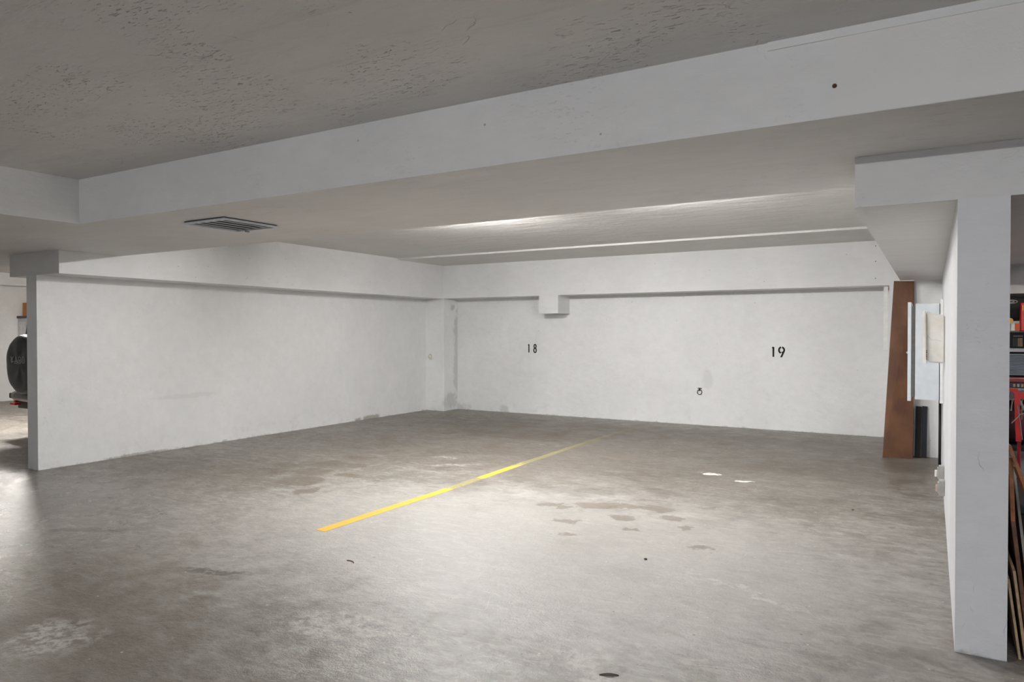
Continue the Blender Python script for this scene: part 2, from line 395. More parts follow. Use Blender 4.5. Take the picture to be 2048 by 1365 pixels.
# ceilings
struct('ceiling', BX(-5.845, XR, YN, 3.13, 2.71, 2.95), M['ceil'], 'grey rough trowelled ceiling over the near aisle', 'ceiling')
struct('ceiling_back', BX(XL, XR, 4.70, 9.52, 2.760, 2.95), M['ceil_back'], 'rough ceiling over the numbered stalls', 'ceiling')
struct('ceiling_strip', BX(XL, XR, 9.52, YB + .2, 2.732, 2.95), M['ceil_back'], 'slightly lower strip of ceiling along the rear wall', 'ceiling')
bm = BX(-5.845, XR, 3.13, 4.70, 2.36, 2.95); bx(bm, XL, -5.845, YN, 4.70, 2.36, 2.95)
def soffit_mats(o):
    o.data.materials.append(M['beam'])
    for p in o.data.polygons:
        if abs(p.normal.z) < .5: p.material_index = 1
    return o
soffit_mats(struct('trim_1', bm, M['soffit'], 'wide dropped white beam crossing the whole garage ceiling', 'beam'))
# beams over the walls
struct('trim_2', BX(-8.93, -7.90, 4.02, YB, 2.118, 2.80), M['beam'], 'white beam resting on the left dividing wall', 'beam')
struct('trim_3', BX(-7.90, -.70, 10.86, YB, 2.122, 2.80), M['beam'], 'white beam along the top of the numbered wall', 'beam')
struct('trim_4', BX(-8.315, -7.90, 10.86, YB, 0, 2.118), M['wall_y'], 'white corner column between left wall and numbered wall', 'column')
struct('trim_5', BX(-5.87, -5.50, 10.862, YB, 1.812, 2.122), M['beam'], 'short white block hanging below the rear beam above number 18', 'bracket')
soffit_mats(struct('trim_6', BX(-.333, .735, 3.906, 9.78, 2.112, 2.80), M['soffit'], 'white beam on top of the right pier', 'beam'))
t7 = struct('trim_7', BX(-.70, -.19, 10.852, YB + .2, 2.122, 2.80), M['beam'], 'nailed panel closing the right end of the rear beam', 'panel')
struct('trim_8', BX(-.50, -.19, 10.858, YB + .2, 0, 2.122), M['beam'], 'narrow white pilaster behind the leaning brown board', 'pilaster')
struct('trim_9', BX(-.565, -.515, 10.84, 10.858, 1.25, 2.10), M['white_paint'], 'chipped white strip down the right end of the rear wall', 'trim')
struct('trim_10', BX(-.60, XR, 3.122, 3.13, 2.675, 2.71), M['beam'], 'thin strip under the ceiling at the top of the wide beam', 'trim')
struct('trim_11', BX(XL, -16.95, YN, YB, 2.50, 2.80), M['beam'], 'beam along the top of the far left wall', 'beam')
struct('trim_12', BX(.735, XR, 7.45, 7.95, 2.112, 2.80), M['beam'], 'beam over the storage bay wall', 'beam')
struct('trim_13', BX(-.19, .735, 9.78, YB + .2, 2.118, 2.80), M['beam'])
for z in (2.66, 2.45, 2.22):
    o = obj('nail', lathe(bmesh.new(), [(.007, 0), (.007, -.003)], (-.665, 10.852, z), 'y', 8), M['rust'], t7)
# warmer repainted patch on the wide beam: its own thin skin of paint
n = NT('older_cream_paint'); f = n.noise(2, 5, .6)
n.color(n.mix(n.ramp(f, .3, .7), (.73, .725, .705), (.765, .76, .745))); n.rough(.6); n.bump(n.noise(9, 6, .65), .006)
struct('trim_15', BX(-.345, XR, 3.127, 3.13, 2.362, 2.675), n.m, 'older cream paint on the right stretch of the wide beam', 'trim')
tag(obj('bolt', lathe(bmesh.new(), [(.009, .002), (.009, -.003), (.004, -.009)], (-.342, 3.127, 2.485), 'y', 12), M['rust']), 'small rusty bolt in the side of the wide ceiling beam', 'bolt')

# ------------------------------------------------------------------ painted bay line
bm = bmesh.new()
pts = [(-4.005, 3.86), (-3.905, 3.855), (-3.90, 5.5), (-3.945, 7.0), (-3.975, 9.0), (-3.96, 11.2), (-4.05, 11.2), (-4.055, 9.0), (-4.035, 7.0), (-4.0, 5.5)]
prism(bm, [(x, y, .0005) for x, y in pts], (0, 0, .0013))
tag(obj('parking_line', bm, M['line']), 'worn yellow painted line dividing the two stalls on the floor', 'parking line')

# ------------------------------------------------------------------ ceiling lights (above the stalls, hidden from view by the wide beam; one added aisle fill)
def tube_light(x, y, z, label, mat, half=.61, cat='ceiling light', group=None):
    t = thing('ceiling_light', label, cat, (x, y, z), group)
    obj('housing', BX(x - half, x + half, y - .05, y + .05, z - .065, z, bev=.006), M['white_metal'], t)
    bm = bmesh.new()
    tube(bm, [(x - half + .03, y - .032, z - .09), (x + half - .03, y - .032, z - .09)], .018, 10)
    obj('tube', bm, mat, t)
    bm = bmesh.new(); tube(bm, [(x - half + .03, y + .032, z - .09), (x + half - .03, y + .032, z - .09)], .018, 10)
    obj('tube', bm, mat, t)
    for xa in (x - half, x + half - .03): obj('end_cap', BX(xa, xa + .03, y - .055, y + .055, z - .110, z - .06, bev=.003), M['white_metal'], t)
    return t
tube_light(-4.35, 6.2, 2.76, 'twin tube strip light over the left numbered stall behind the wide beam', M['lamp_main'], .50)
tube_light(-2.05, 6.2, 2.76, 'twin tube strip light over the right numbered stall behind the wide beam', M['lamp'])
tube_light(-12.4, 5.9, 2.76, 'twin tube strip light above the parked car', M['lamp_left'])
tube_light(1.0, -2.6, 2.71, 'twin tube strip light on the aisle ceiling behind the viewer', M['lamp_aisle'])
tube_light(-4.2, -3.2, 2.71, 'added fill light shaped as a twin tube on the left aisle ceiling', M['lamp_aisle_fill'])  # unseen fill lamp added to brighten the near ceiling and beam
tube_light(2.4, 6.0, 2.76, 'twin tube strip light over the storage bay', M['lamp_right'])

# ------------------------------------------------------------------ vent on the soffit
t = thing('ceiling_vent', 'white slatted air vent in the underside of the wide beam', 'vent', (-4.79, 3.74, 2.36))
x0, x1, y0, y1 = -5.04, -4.545, 3.48, 3.995
obj('duct_shade', BX(x0 + .01, x1 - .01, y0 + .01, y1 - .01, 2.352, 2.3595), M['gap_shade'], t)  # flat dark sheet painted in for the shade between the slats
bm = bmesh.new()
for a in ((x0, x1, y0, y0 + .022), (x0, x1, y1 - .022, y1), (x0, x0 + .022, y0 + .022, y1 - .022), (x1 - .022, x1, y0 + .022, y1 - .022)): bx(bm, *a, 2.338, 2.352)
obj('frame', bm, M['white_metal'], t)
for k in range(1, 5):
    xx = x0 + .02 + (x1 - x0 - .04) * k / 5
    obj('slat', BX(xx - .005, xx + .005, y0 + .022, y1 - .022, 2.344, 2.348), M['white_metal'], t)
obj('latch', BX(x0 + .13, x0 + .14, y1 - .035, y1 + .004, 2.328, 2.340), M['grey'], t)

# ------------------------------------------------------------------ stall numbers
def strokes(polys, x, y, z, h, th=.021, parent=None):
    """each digit: list of polylines in unit box -> flat extruded strokes"""
    bm = bmesh.new()
    for pl in polys:
        pl = [Vector((px * h, 0, pz * h)) for px, pz in pl]
        L, Rr = [], []
        for i, p in enumerate(pl):
            d = (pl[min(i + 1, len(pl) - 1)] - pl[max(i - 1, 0)]).normalized(); nn = Vector((-d.z, 0, d.x)) * th / 2
            L.append(p + nn); Rr.append(p - nn)
        for i in range(len(pl) - 1):
            q = [L[i], L[i + 1], Rr[i + 1], Rr[i]]
            prism(bm, [Vector((x, y, z)) + v for v in q], (0, -.002, 0))
    return bm
def arc(cx, cz, rx, rz, a0, a1, n=14): return [(cx + rx * math.cos(math.radians(a0 + (a1 - a0) * k / n)), cz + rz * math.sin(math.radians(a0 + (a1 - a0) * k / n))) for k in range(n + 1)]
one = [[(0.0, .86), (.12, .98)], [(.10, 1.0), (.10, 0)]]
eight = [arc(.18, .76, .14, .22, 0, 360, 20), arc(.18, .27, .17, .26, 0, 360, 20)]
nine = [arc(.25, .69, .25, .29, 100, 255, 12), arc(.25, .69, .25, .29, 80, -20, 10) + [(.40, .40), (.24, .02), (.15, .05)], [(.26, .42), (.40, .48)]]
def number(x, z, h, digs, label, th):
    t = thing('stall_number', label, 'number', (x, 11.309, z))
    dx = 0
    for polys, off in digs:
        obj('digit', strokes(polys, x + off, 11.3095, z, h, th), M['black'], t)
number(-6.335, 1.118, .150, [(one, 0), (eight, .115)], 'black number 18 on the white rear wall', .022)
number(-2.085, 1.112, .150, [(one, 0), (nine, .095)], 'black stencil number 19 on the white rear wall', .026)

# ring on plate
t = thing('wall_ring', 'small black iron ring hanging from a plate on rear wall', 'ring', (-3.19, 11.30, .57))
obj('plate', BX(-3.222, -3.158, 11.298, 11.309, .584, .596), M['black'], t)
obj('eye', BX(-3.197, -3.183, 11.285, 11.309, .55, .59), M['black'], t)
bm = bmesh.new(); tube(bm, [(-3.19 + .036 * math.cos(a), 11.292, .530 + .040 * math.sin(a)) for a in [2 * PI * k / 24 for k in range(24)]], .0055, 8, True)
obj('ring', bm, M['black'], t, True)

# round junction cover at the corner column
t = thing('junction_box', 'round cream painted junction cover low on the corner column', 'junction box', (-8.19, 10.86, 1.03))
obj('box', lathe(bmesh.new(), [(.060, -.001), (.060, -.03), (.052, -.038)], (-8.19, 10.86, 1.03), 'y', 28), M['white_paint'], t)
obj('cover', lathe(bmesh.new(), [(.050, -.039), (.048, -.044)], (-8.19, 10.86, 1.03), 'y', 28), flat('cream_cover', (.66, .62, .57), .5), t)
bm = bmesh.new(); lathe(bm, [(.02, -.045), (.02, -.050), (.012, -.053)], (-8.19, 10.86, 1.03), 'y', 16); obj('knob', bm, M['white_paint'], t)

# ------------------------------------------------------------------ leaning boards in the right corner
bm = bmesh.new()
b0 = [(-.497, 9.50, 0), (-.185, 9.56, 0), (-.188, 9.735, 2.098), (-.398, 9.72, 2.105)]
prism(bm, b0, (.004, .028, 0))
tag(obj('board', bm, M['board']), 'tall brown hardboard panel leaning in the right rear corner', 'board')
bm = bmesh.new(); prism(bm, [(-.168, 9.66, 0), (-.105, 9.67, 0), (-.100, 9.745, .60), (-.160, 9.74, .605)], (0, .02, 0))
t = tag(obj('panel', bm, M['black']), 'short black panel leaning beside the brown board', 'panel')
bm = bmesh.new(); prism(bm, [(-.100, 9.70, 0), (-.045, 9.70, 0), (-.040, 9.752, .605), (-.095, 9.752, .61)], (0, .018, 0))
tag(obj('panel', bm, flat('blue_black_panel', (.012, .014, .02), .7)), 'narrow blue-black panel standing right of the short black panel', 'panel')
bm = bmesh.new(); tube(bm, [(.082, 9.15, 0), (.082, 9.15, .80)], .014, 10)
tag(obj('conduit', bm, M['black_pl'], None, True), 'thin black conduit rising from the floor to the open cabinet', 'conduit')

# ------------------------------------------------------------------ electrical cabinet with open door
t = thing('electrical_cabinet', 'white wall cabinet with open door on the right dividing wall', 'cabinet', (.09, 8.6, .8))
bm = bmesh.new()
Y0, Y1, Z0, Z1, X0, X1 = 8.30, 8.95, .808, 1.778, -.145, .07
bx(bm, X0, X1, Y0, Y0 + .006, Z0, Z1); bx(bm, X0, X1, Y1 - .006, Y1, Z0, Z1); bx(bm, X0, X1, Y0 + .006, Y1 - .006, Z0, Z0 + .006); bx(bm, X0, X1, Y0 + .006, Y1 - .006, Z1 - .006, Z1)
bx(bm, X1 - .006, X1, Y0, Y1, Z0, Z1)
obj('body', bm, M['white_metal'], t)
obj('backing', BX(.07, .099, 8.301, 8.98, .775, 1.82, bev=.004), M['white_paint'], t)
obj('breaker_panel', BX(X0 + .05, X0 + .06, Y0 + .05, Y1 - .05, Z0 + .05, Z1 - .05), M['grey'], t)
d = obj('door', BX(-.212, -.180, 8.28, 8.94, .790, 1.795, bev=.004), M['white_metal'], t)
obj('gasket', BX(-.180, -.146, 8.33, 8.90, .83, 1.755), M['grey_pl'], t)
obj('hinge', BX(-.180, -.145, 8.900, 8.935, 1.55, 1.62), M['grey'], t); obj('hinge', BX(-.180, -.145, 8.900, 8.935, .95, 1.02), M['grey'], t)
obj('latch', lathe(bmesh.new(), [(.012, 0), (.012, -.008), (.006, -.014)], (-.212, 8.36, 1.28), 'x', 12), M['grey'], t)

# cream bulkhead light
t = thing('bulkhead_light', 'aged cream plastic wall light with cracked cover on right wall', 'wall light', (.09, 7.45, 1.44))
bm = bmesh.new()
prism(bm, [(-.05, 7.28, 1.675), (.099, 7.28, 1.64), (.099, 7.28, 1.215), (-.035, 7.28, 1.225)], (0, .33, 0))
bmesh.ops.bevel(bm, geom=list(bm.edges), offset=.012, segments=2, affect='EDGES')
obj('housing', bm, M['lens'], t)
bm = bmesh.new(); prism(bm, [(-.072, 7.26, 1.68), (-.050, 7.26, 1.69), (-.036, 7.26, 1.205), (-.068, 7.26, 1.215)], (0, .37, 0))
bmesh.ops.bevel(bm, geom=list(bm.edges), offset=.006, segments=2, affect='EDGES')
obj('lens_cover', bm, M['lens'], t)
bm = bmesh.new(); tube(bm, [(-.03, 7.277, 1.46), (.0, 7.277, 1.42), (.03, 7.277, 1.425), (.07, 7.277, 1.41)], .0013, 5)
obj('crack', bm, flat('crack_brown', (.5, .43, .34), .7), t)
for k in range(5):
    obj('drip', BX(-.042, -.036, 7.256, 7.262, 1.25 + k * .018, 1.26 + k * .018 + .004 * (k % 2)), M['rust'], t)

# outlets low on the wall
def outlet(dy, dz, label, kmat, sx):
    t = thing('outlet_box', label, 'outlet', (.09, dy, dz))
    obj('plate', BX(.058, .099, dy - .05, dy + .05, dz - .062, dz + .062, bev=.005), M['grey_pl'], t)
    obj('cover', BX(.048, .058, dy - .042, dy + .042, dz - .045, dz + .045, bev=.003), flat('weathered_grey', (.5, .48, .45), .6), t)
    obj('plug', BX(.048 - sx, .048, dy - .02, dy + .02, dz - .035, dz + .02, bev=.004), kmat, t)
outlet(7.22, .265, 'grey outlet box with a white plug low on the right wall', M['white_paint'], .02)
outlet(6.86, .205, 'lower grey outlet box with a dirty pinkish plug near floor', flat('pinkish_plastic', (.62, .5, .45), .6), .014)

# ------------------------------------------------------------------ the parked car (only its tail shows past the wall)
CX, CY = -10.50, 5.20
t = thing('car', 'white off-road car parked nose-in behind the left dividing wall', 'car', (CX, CY + 1.7, 0))
W2 = .78
def side_prof(bm, prof, xa, xb): return prism(bm, [(xa, y, z) for y, z in prof], (xb - xa, 0, 0))
bm = bmesh.new()
# lower body with wheel arches cut into its outline
def arch(yc, r=.43, zc=.36, zb=.42):
    a0 = math.asin((zb - zc) / r); return [(yc + r * math.cos(a), zc + r * math.sin(a)) for a in [PI - a0 - (PI - 2 * a0) * k / 10 for k in range(11)]]
prof = [(CY, .50), (CY, 1.30), (CY + .05, 1.44), (CY + 2.45, 1.42), (CY + 2.55, 1.36), (CY + 3.55, 1.20), (CY + 3.68, 1.05), (CY + 3.70, .50)]
low = [(CY + .03, .42)] + arch(CY + .70) + arch(CY + 2.85) + [(CY + 3.66, .42)]
side_prof(bm, prof + list(reversed(low)), CX - W2, CX + W2)
bmesh.ops.triangulate(bm, faces=[f for f in bm.faces if len(f.verts) > 4])
obj('body', bm, M['car'], t)
bm = bmesh.new()
def cabin_ring(y, z, hw): return [(CX - hw, y, z), (CX + hw, y, z)]
b = [(CX - .68, CY + .01, 1.43), (CX + .68, CY + .01, 1.43), (CX + .68, CY + 2.45, 1.43), (CX - .68, CY + 2.45, 1.43)]
u = [(CX - .70, CY + .09, 1.90), (CX + .70, CY + .10, 1.90), (CX + .70, CY + 2.0, 1.90), (CX - .70, CY + 2.0, 1.90)]
vb = [bm.verts.new(p) for p in b]; vu = [bm.verts.new(p) for p in u]
bm.faces.new(vb); bm.faces.new(vu)
for i in range(4): bm.faces.new((vb[i], vb[(i + 1) % 4], vu[(i + 1) % 4], vu[i]))
bmesh.ops.recalc_face_normals(bm, faces=bm.faces); bmesh.ops.bevel(bm, geom=list(bm.edges), offset=.03, segments=2, affect='EDGES')
obj('hardtop', bm, M['car'], t)
def quad_on(p, d): bm = bmesh.new(); return prism(bm, p, d)
obj('rear_window', quad_on([(CX - .632, CY + .010, 1.46), (CX + .63, CY + .012, 1.46), (CX + .645, CY + .078, 1.84), (CX - .655, CY + .078, 1.84)], (0, -.008, 0)), M['glass_dk'], t)
for s in (-1, 1):
    for ya, yb, ta, tb in ((.15, 1.05, .22, 1.05), (1.15, 2.10, 1.15, 1.85)):
        obj('side_window', quad_on([(CX + s * .676, CY + ya, 1.47), (CX + s * .676, CY + yb, 1.47), (CX + s * .692, CY + tb, 1.83), (CX + s * .692, CY + ta, 1.83)], (s * .012, 0, .0)), M['glass_dk'], t)
obj('windscreen', quad_on([(CX - .66, CY + 2.43, 1.46), (CX + .66, CY + 2.43, 1.46), (CX + .55, CY + 2.05, 1.84), (CX - .55, CY + 2.05, 1.84)], (0, .014, 0)), M['glass_dk'], t)
for s in (-1, 1):
    for yc in (.70, 2.85):
        xo = CX + s * .70
        wh = obj('wheel', lathe(bmesh.new(), [(.20, -.10), (.33, -.11), (.355, -.07), (.355, .07), (.33, .11), (.20, .10)], (xo, CY + yc, .356), 'x', 28), M['tire'], t, True)
        rim = obj('rim', lathe(bmesh.new(), [(.195, s * .112), (.18, s * .08), (.06, s * .09), (.05, s * .115)], (xo, CY + yc, .356), 'x', 20), M['grey'], wh)
# tail lamps, bumper, hooks
for s in (-1, 1):
    obj('tail_lamp', BX(CX + s * .70 - .045, CX + s * .70 + .045, CY - .02, CY + .0, .80, .98, bev=.006), M['tail'], t)
bm = BX(CX - .78, CX + .78, CY - .035, CY + .03, .41, .76, bev=.01); obj('valance', bm, M['dk_grey'], t)
bm = bmesh.new()
bp = [(CX - .66 + 1.32 * k / 12, CY - .11 - .05 * math.sin(PI * k / 12), .60) for k in range(13)]
tube(bm, bp, .068, 14); obj('bumper', bm, flat('gloss_dark_grey', (.03, .03, .028), .3), t, True)
for s in (-1, 1):
    obj('bumper_end', BX(CX + s * .72 - .11, CX + s * .72 + .11, CY - .13, CY - .01, .555, .635, bev=.02), M['dk_grey'], t)
for px_ in (-.69, .22):
    bm = BX(CX + px_ - .02, CX + px_ + .03, CY - .12, CY - .08, .50, .545, bev=.004); bx(bm, CX + px_ - .085, CX + px_ + .055, CY - .14, CY - .06, .465, .495, bev=.008)
    obj('tow_hook', bm, M['red'], t)
obj('reflector', lathe(bmesh.new(), [(.055, .0), (.055, -.03), (.04, -.04)], (CX - .20, CY - .10, .465), 'y', 18), M['dark_red'], t)
# spare wheel under a black cover: wrinkled disc, facing the aisle
SX, SY, SZ, SR = -10.655, 4.90, 1.055, .405
obj('spare_mount', lathe(bmesh.new(), [(.12, 0), (.12, -.10)], (SX, CY + .01, SZ), 'y', 16), M['dk_grey'], t)
bm = bmesh.new()
prof = [(.02, .0), (.15, .004), (.30, .0), (.365, .006), (.392, .022), (.405, .05), (.408, .10), (.405, .17), (.39, .21), (.33, .215), (.15, .215)]
seg = 64; rings = []
for i, (r, h) in enumerate(prof):
    ring = []
    for k in range(seg):
        a = 2 * PI * k / seg
        wr = (1 + .010 * math.sin(9 * a + i) * (i > 3) + .014 * math.sin(23 * a + 2 * i) * (i > 4))
        hh = h + (.006 * math.sin(5 * a + i * 1.3) if 0 < i < 5 else 0)
        ring.append(bm.verts.new((SX + r * wr * math.cos(a), SY + hh, SZ + r * wr * math.sin(a))))
    rings.append(ring)
for A, B in zip(rings, rings[1:]):
    for k in range(seg): bm.faces.new((A[k], A[(k + 1) % seg], B[(k + 1) % seg], B[k]))
bm.faces.new(rings[0]); bm.faces.new(rings[-1]); bmesh.ops.recalc_face_normals(bm, faces=bm.faces)
fab = flat('black_vinyl', (.028, .027, .030), .42, 0, .25, .004, 9)
sp = obj('spare_wheel_cover', bm, fab, t, True); sp['label'] = 'black vinyl spare wheel cover with four grey symbols'
bm = bmesh.new(); tube(bm, [(SX + .386 * math.cos(a), SY + .024, SZ + .386 * math.sin(a)) for a in [2 * PI * k / 48 for k in range(48)]], .005, 6, True)
obj('seam', bm, fab, sp)
def sym(bm, pls, x, th=.0085):
    for pl in pls:
        pl = [(x + a * .088, 1.076 + b * .088) for a, b in pl]
        for (xa, za), (xb, zb) in zip(pl, pl[1:]):
            d = Vector((xb - xa, 0, zb - za)); 
            if d.length < 1e-6: continue
            nn = Vector((-d.z, 0, d.x)).normalized() * th / 2
            q = [Vector((xa, SY - .004, za)) + nn, Vector((xb, SY - .004, zb)) + nn, Vector((xb, SY - .004, zb)) - nn, Vector((xa, SY - .004, za)) - nn]
            prism(bm, q, (0, .003, 0))
glyphs = [
    (-10.878, [[(0, 1), (.35, .7), (.6, .8), (.8, 1)], [(.05, .6), (.4, .5), (.7, .6)], [(.1, .4), (.35, .05), (.6, .25), (.95, .25)], [(.35, .7), (.4, .3)]]),
    (-10.772, [[(.0, .0), (.9, .0)], [(.05, .05), (.2, .45), (.4, 1), (.6, .5), (.85, .05)], [(.15, .2), (.45, .35), (.7, .2)]]),
    (-10.685, [arc(.5, .7, .32, .28, -40, 220, 10), [(.2, .55), (.02, .25), (.25, .0), (.75, .0), (.98, .25), (.75, .55)], [(.5, .15), (.5, .55)], [(.3, .4), (.7, .4)]]),
    (-10.585, [arc(.45, .5, .42, .5, 0, 360, 18), [(.45, .25), (.45, .8)]]),
]
for x, g in glyphs:
    bm = bmesh.new(); sym(bm, g, x); obj('emblem', bm, M['emblem'], sp)

# far cabinet and carton
t = thing('locker', 'pale grey tall cabinet with dark top against the far left wall', 'cabinet', (-17.1, 8.3, 0))
obj('body', BX(-17.29, -16.90, 7.93, 8.83, 0, 1.80, bev=.008), flat('pale_grey_laminate', (.50, .50, .51), .5), t)
obj('top', BX(-17.29, -16.88, 7.91, 8.85, 1.80, 1.85, bev=.004), M['dk_grey'], t)
for k in (0, 1):
    dd = obj('door', BX(-16.90, -16.885, 7.96 + k * .43, 8.37 + k * .43, .06, 1.76, bev=.003), flat('pale_grey_door', (.60, .60, .61), .45), t)
    obj('handle', BX(-16.885, -16.87, 8.31 + k * .10, 8.33 + k * .10, .85, 1.0), M['grey'], dd)
obj('side_panel', BX(-17.24, -16.95, 7.922, 7.93, .08, 1.72, bev=.003), flat('locker_panel', (.60, .60, .61), .5), t)
t = thing('carton', 'orange carton on top of the pale grey far cabinet', 'box', (-17.05, 8.2, 1.85))
obj('box', BX(-17.2, -16.91, 7.99, 8.50, 1.851, 2.14, bev=.004), M['orange'], t)
for z in (1.89, 1.98, 2.10): obj('print', BX(-16.911, -16.9085, 8.01, 8.05, z, z + .02), M['dark_wood'], t)

# ------------------------------------------------------------------ storage at the right edge, beside the pier
def ray_x(px, y):   # where the sight line through a column of the photograph crosses a depth
    u_ = (px - 1024) / 1422.06
    return y * (.861 * u_ - .5085) / (.5085 * u_ + .861)
SYD = 6.9
t = thing('storage_rack', 'grey metal shelf rack crowded with tools right of the pier', 'shelf', (1.0, 7.2, 0))
for xx in (.31, 1.50):
    for yy in (SYD + .02, SYD + .50): obj('post', BX(xx, xx + .035, yy, yy + .035, 0, 1.86, bev=.003), M['grey'], t)
for z, mt in ((.545, M['black']), (1.028, M['grey']), (1.335, M['white_metal']), (1.585, M['black'])):
    obj('shelf', BX(.376, 1.50, SYD, SYD + .54, z, z + (.028 if mt is not M['grey'] else .018), bev=.003), mt, t)
t = thing('storage_bin', 'black storage bin with a pale oval mark on the top shelf', 'box', (.5, 7.1, 1.614))
bm = bmesh.new(); prism(bm, [(.38, SYD + .03, 1.614), (.655, SYD + .03, 1.614), (.672, SYD + .03, 1.77), (.385, SYD + .03, 1.77)], (0, .40, 0)); obj('body', bm, M['black_pl'], t)
obj('lid', BX(.378, .683, SYD + .01, SYD + .45, 1.77, 1.80, bev=.008), M['black_pl'], t)
bm = bmesh.new(); 
for s in (1, .5): tube(bm, [(.545 + .040 * s * math.cos(a), SYD + .027, 1.735 + .013 * s * math.sin(a)) for a in [2 * PI * k / 20 for k in range(20)]], .003, 5, True)
obj('mark', bm, M['grey_pl'], t)
t = thing('toolbox', 'tall red toolbox at the right of the black storage bin', 'toolbox', (.8, 6.8, 1.364))
obj('body', BX(.596, .95, SYD - .1, SYD - .004, 1.50, 1.72, bev=.006), M['red'], t)
obj('latch', BX(.606, .612, SYD - .106, SYD - .1, 1.66, 1.70), M['yellow'], t)
t['label'] = 'bright red metal case hung on the front of the rack, right of the black bin'
obj('bracket', BX(.70, .90, SYD - .1, SYD - .002, 1.485, 1.50), M['grey'], t)
t = thing('carton', 'small orange and white carton under the black bin', 'box', (.6, 6.8, 1.49))
bxm = BX(.560, .594, SYD - .10, SYD - .02, 1.505, 1.56, bev=.003); obj('box', bxm, flat('orange_red_card', (.75, .12, .03), .5), t)
obj('band', BX(.535, .559, SYD - .10, SYD - .02, 1.505, 1.558), M['white_paint'], t)
t = thing('tape_roll', 'yellow tape roll beside the small orange carton', 'tape', (.547, 6.83, 1.56))
bm = lathe(bmesh.new(), [(.012, -.02), (.022, -.02), (.022, .02), (.012, .02)], (.529, SYD - .06, 1.582), 'y', 20); obj('roll', bm, M['yellow'], t)
t = thing('tool_case', 'dark tool case with a slatted tan window on the rack', 'case', (.6, 7.0, 1.364))
obj('body', BX(.39, .635, SYD + .01, SYD + .35, 1.364, 1.49, bev=.006), M['black_pl'], t)
obj('lid', BX(.385, .64, SYD - .005, SYD + .36, 1.49, 1.502, bev=.003), M['grey'], t)
for k in range(6):
    obj('slat', BX(.556 + k * .011, .563 + k * .011, SYD + .003, SYD + .01, 1.378, 1.445), M['ply'] if k > 2 else M['dk_grey'], t)
for k in range(7): obj('lettering', BX(.560 + k * .009, .565 + k * .009, SYD + .006, SYD + .01, 1.456, 1.464), M['grey_pl'], t)
t = thing('heater', 'blue-grey louvred metal heater on the rack below the tool case', 'heater', (.55, 7.0, 1.14))
obj('body', BX(.39, .66, SYD + .02, SYD + .30, 1.135, 1.333, bev=.012), M['black_pl'], t)
for k in range(14):
    bm = bmesh.new(); z = 1.150 + k * .0122
    prism(bm, [(.40, SYD + .02, z + .008), (.642, SYD + .02, z + .008), (.642, SYD + .005, z), (.40, SYD + .005, z)], (0, 0, .0015)); obj('slat', bm, M['louver'], t)
t = thing('red_case', 'flat dark red metal case under the louvred heater', 'case', (.55, 7.0, 1.06))
obj('body', BX(.385, .70, SYD, SYD + .40, 1.092, 1.134, bev=.005), M['dark_red'], t)
obj('rim', BX(.383, .702, SYD - .003, SYD, 1.122, 1.127), M['grey'], t)
t = thing('drawer_tray', 'dark low tray of small hardware beneath the red case', 'tray', (.55, 7.0, 1.046))
obj('body', BX(.385, .70, SYD + .01, SYD + .40, 1.047, 1.091, bev=.004), M['dk_grey'], t)
for k in range(5): obj('divider', BX(.56 + k * .026, .575 + k * .026, SYD + .0, SYD + .01, 1.055, 1.08), M['grey_pl'] if k % 2 else M['ply'], t)
# red hand truck with wire basket
t = thing('hand_truck', 'bright red folding cart frame standing before the rack', 'cart', (.8, 6.6, 0))
yy = 6.55
x_ = lambda px: ray_x(px, yy)
def zz(py, y=yy): return 1.5 - (py - 663.4) * (y / 1.2225) / 1422.06
bm = bmesh.new(); prism(bm, [(x_(2028), yy, zz(785)), (x_(2080), yy, zz(787)), (x_(2080), yy, zz(799)), (x_(2032), yy, zz(799))], (0, .03, 0)); obj('top_bar', bm, M['red'], t)
bm = bmesh.new(); prism(bm, [(x_(2030), yy, zz(799)), (x_(2041), yy, zz(799)), (x_(2045), yy, zz(885)), (x_(2034), yy, zz(885))], (0, .03, 0)); obj('side_bar', bm, M['red'], t)
bm = bmesh.new(); prism(bm, [(x_(2017), yy + .1, zz(780)), (x_(2040), yy + .1, zz(781)), (x_(2040), yy + .1, zz(787)), (x_(2024), yy + .1, zz(787))], (0, .02, 0)); obj('handle', bm, M['red'], t)
bm = bmesh.new()
for zq in (812, 822, 832): tube(bm, [(x_(2036), yy - .01, zz(zq)), (x_(2085), yy - .01, zz(zq - 2))], .0025, 6)
for pq in (2045, 2053, 2062, 2071): tube(bm, [(x_(pq), yy - .012, zz(800)), (x_(pq), yy - .012, zz(840))], .002, 6)
obj('wire_basket', bm, M['chrome'], t)
bm = bmesh.new(); tube(bm, [(x_(2024), yy - .02, zz(848)), (x_(2034), yy - .02, zz(838)), (x_(2042), yy - .02, zz(829)), (x_(2056), yy - .02, zz(826))], .004, 6); obj('cord', bm, M['ply'], t)
bm = bmesh.new(); tube(bm, [(x_(2036), yy - .02, zz(812)), (x_(2042), yy - .02, zz(850)), (x_(2046), yy - .02, zz(880))], .003, 6); obj('strut', bm, M['grey'], t)
bm = bmesh.new(); tube(bm, [(x_(2040), yy, zz(884)), (x_(2040), yy, .10)], .012, 8); tube(bm, [(x_(2100), yy, zz(790)), (x_(2100), yy, .10)], .012, 8); obj('leg', bm, M['dark_red'], t)
for xq in (2040, 2100): obj('wheel', lathe(bmesh.new(), [(.03, -.02), (.10, -.02), (.10, .02), (.03, .02)], (x_(xq) + .0, yy + .08, .10), 'x', 20), M['tire'], t)
t = thing('duffel_bag', 'dark bag slumped on the low shelf behind the red cart', 'bag', (.5, 7.1, .573))
bm = bmesh.new(); bmesh.ops.create_icosphere(bm, subdivisions=3, radius=1)
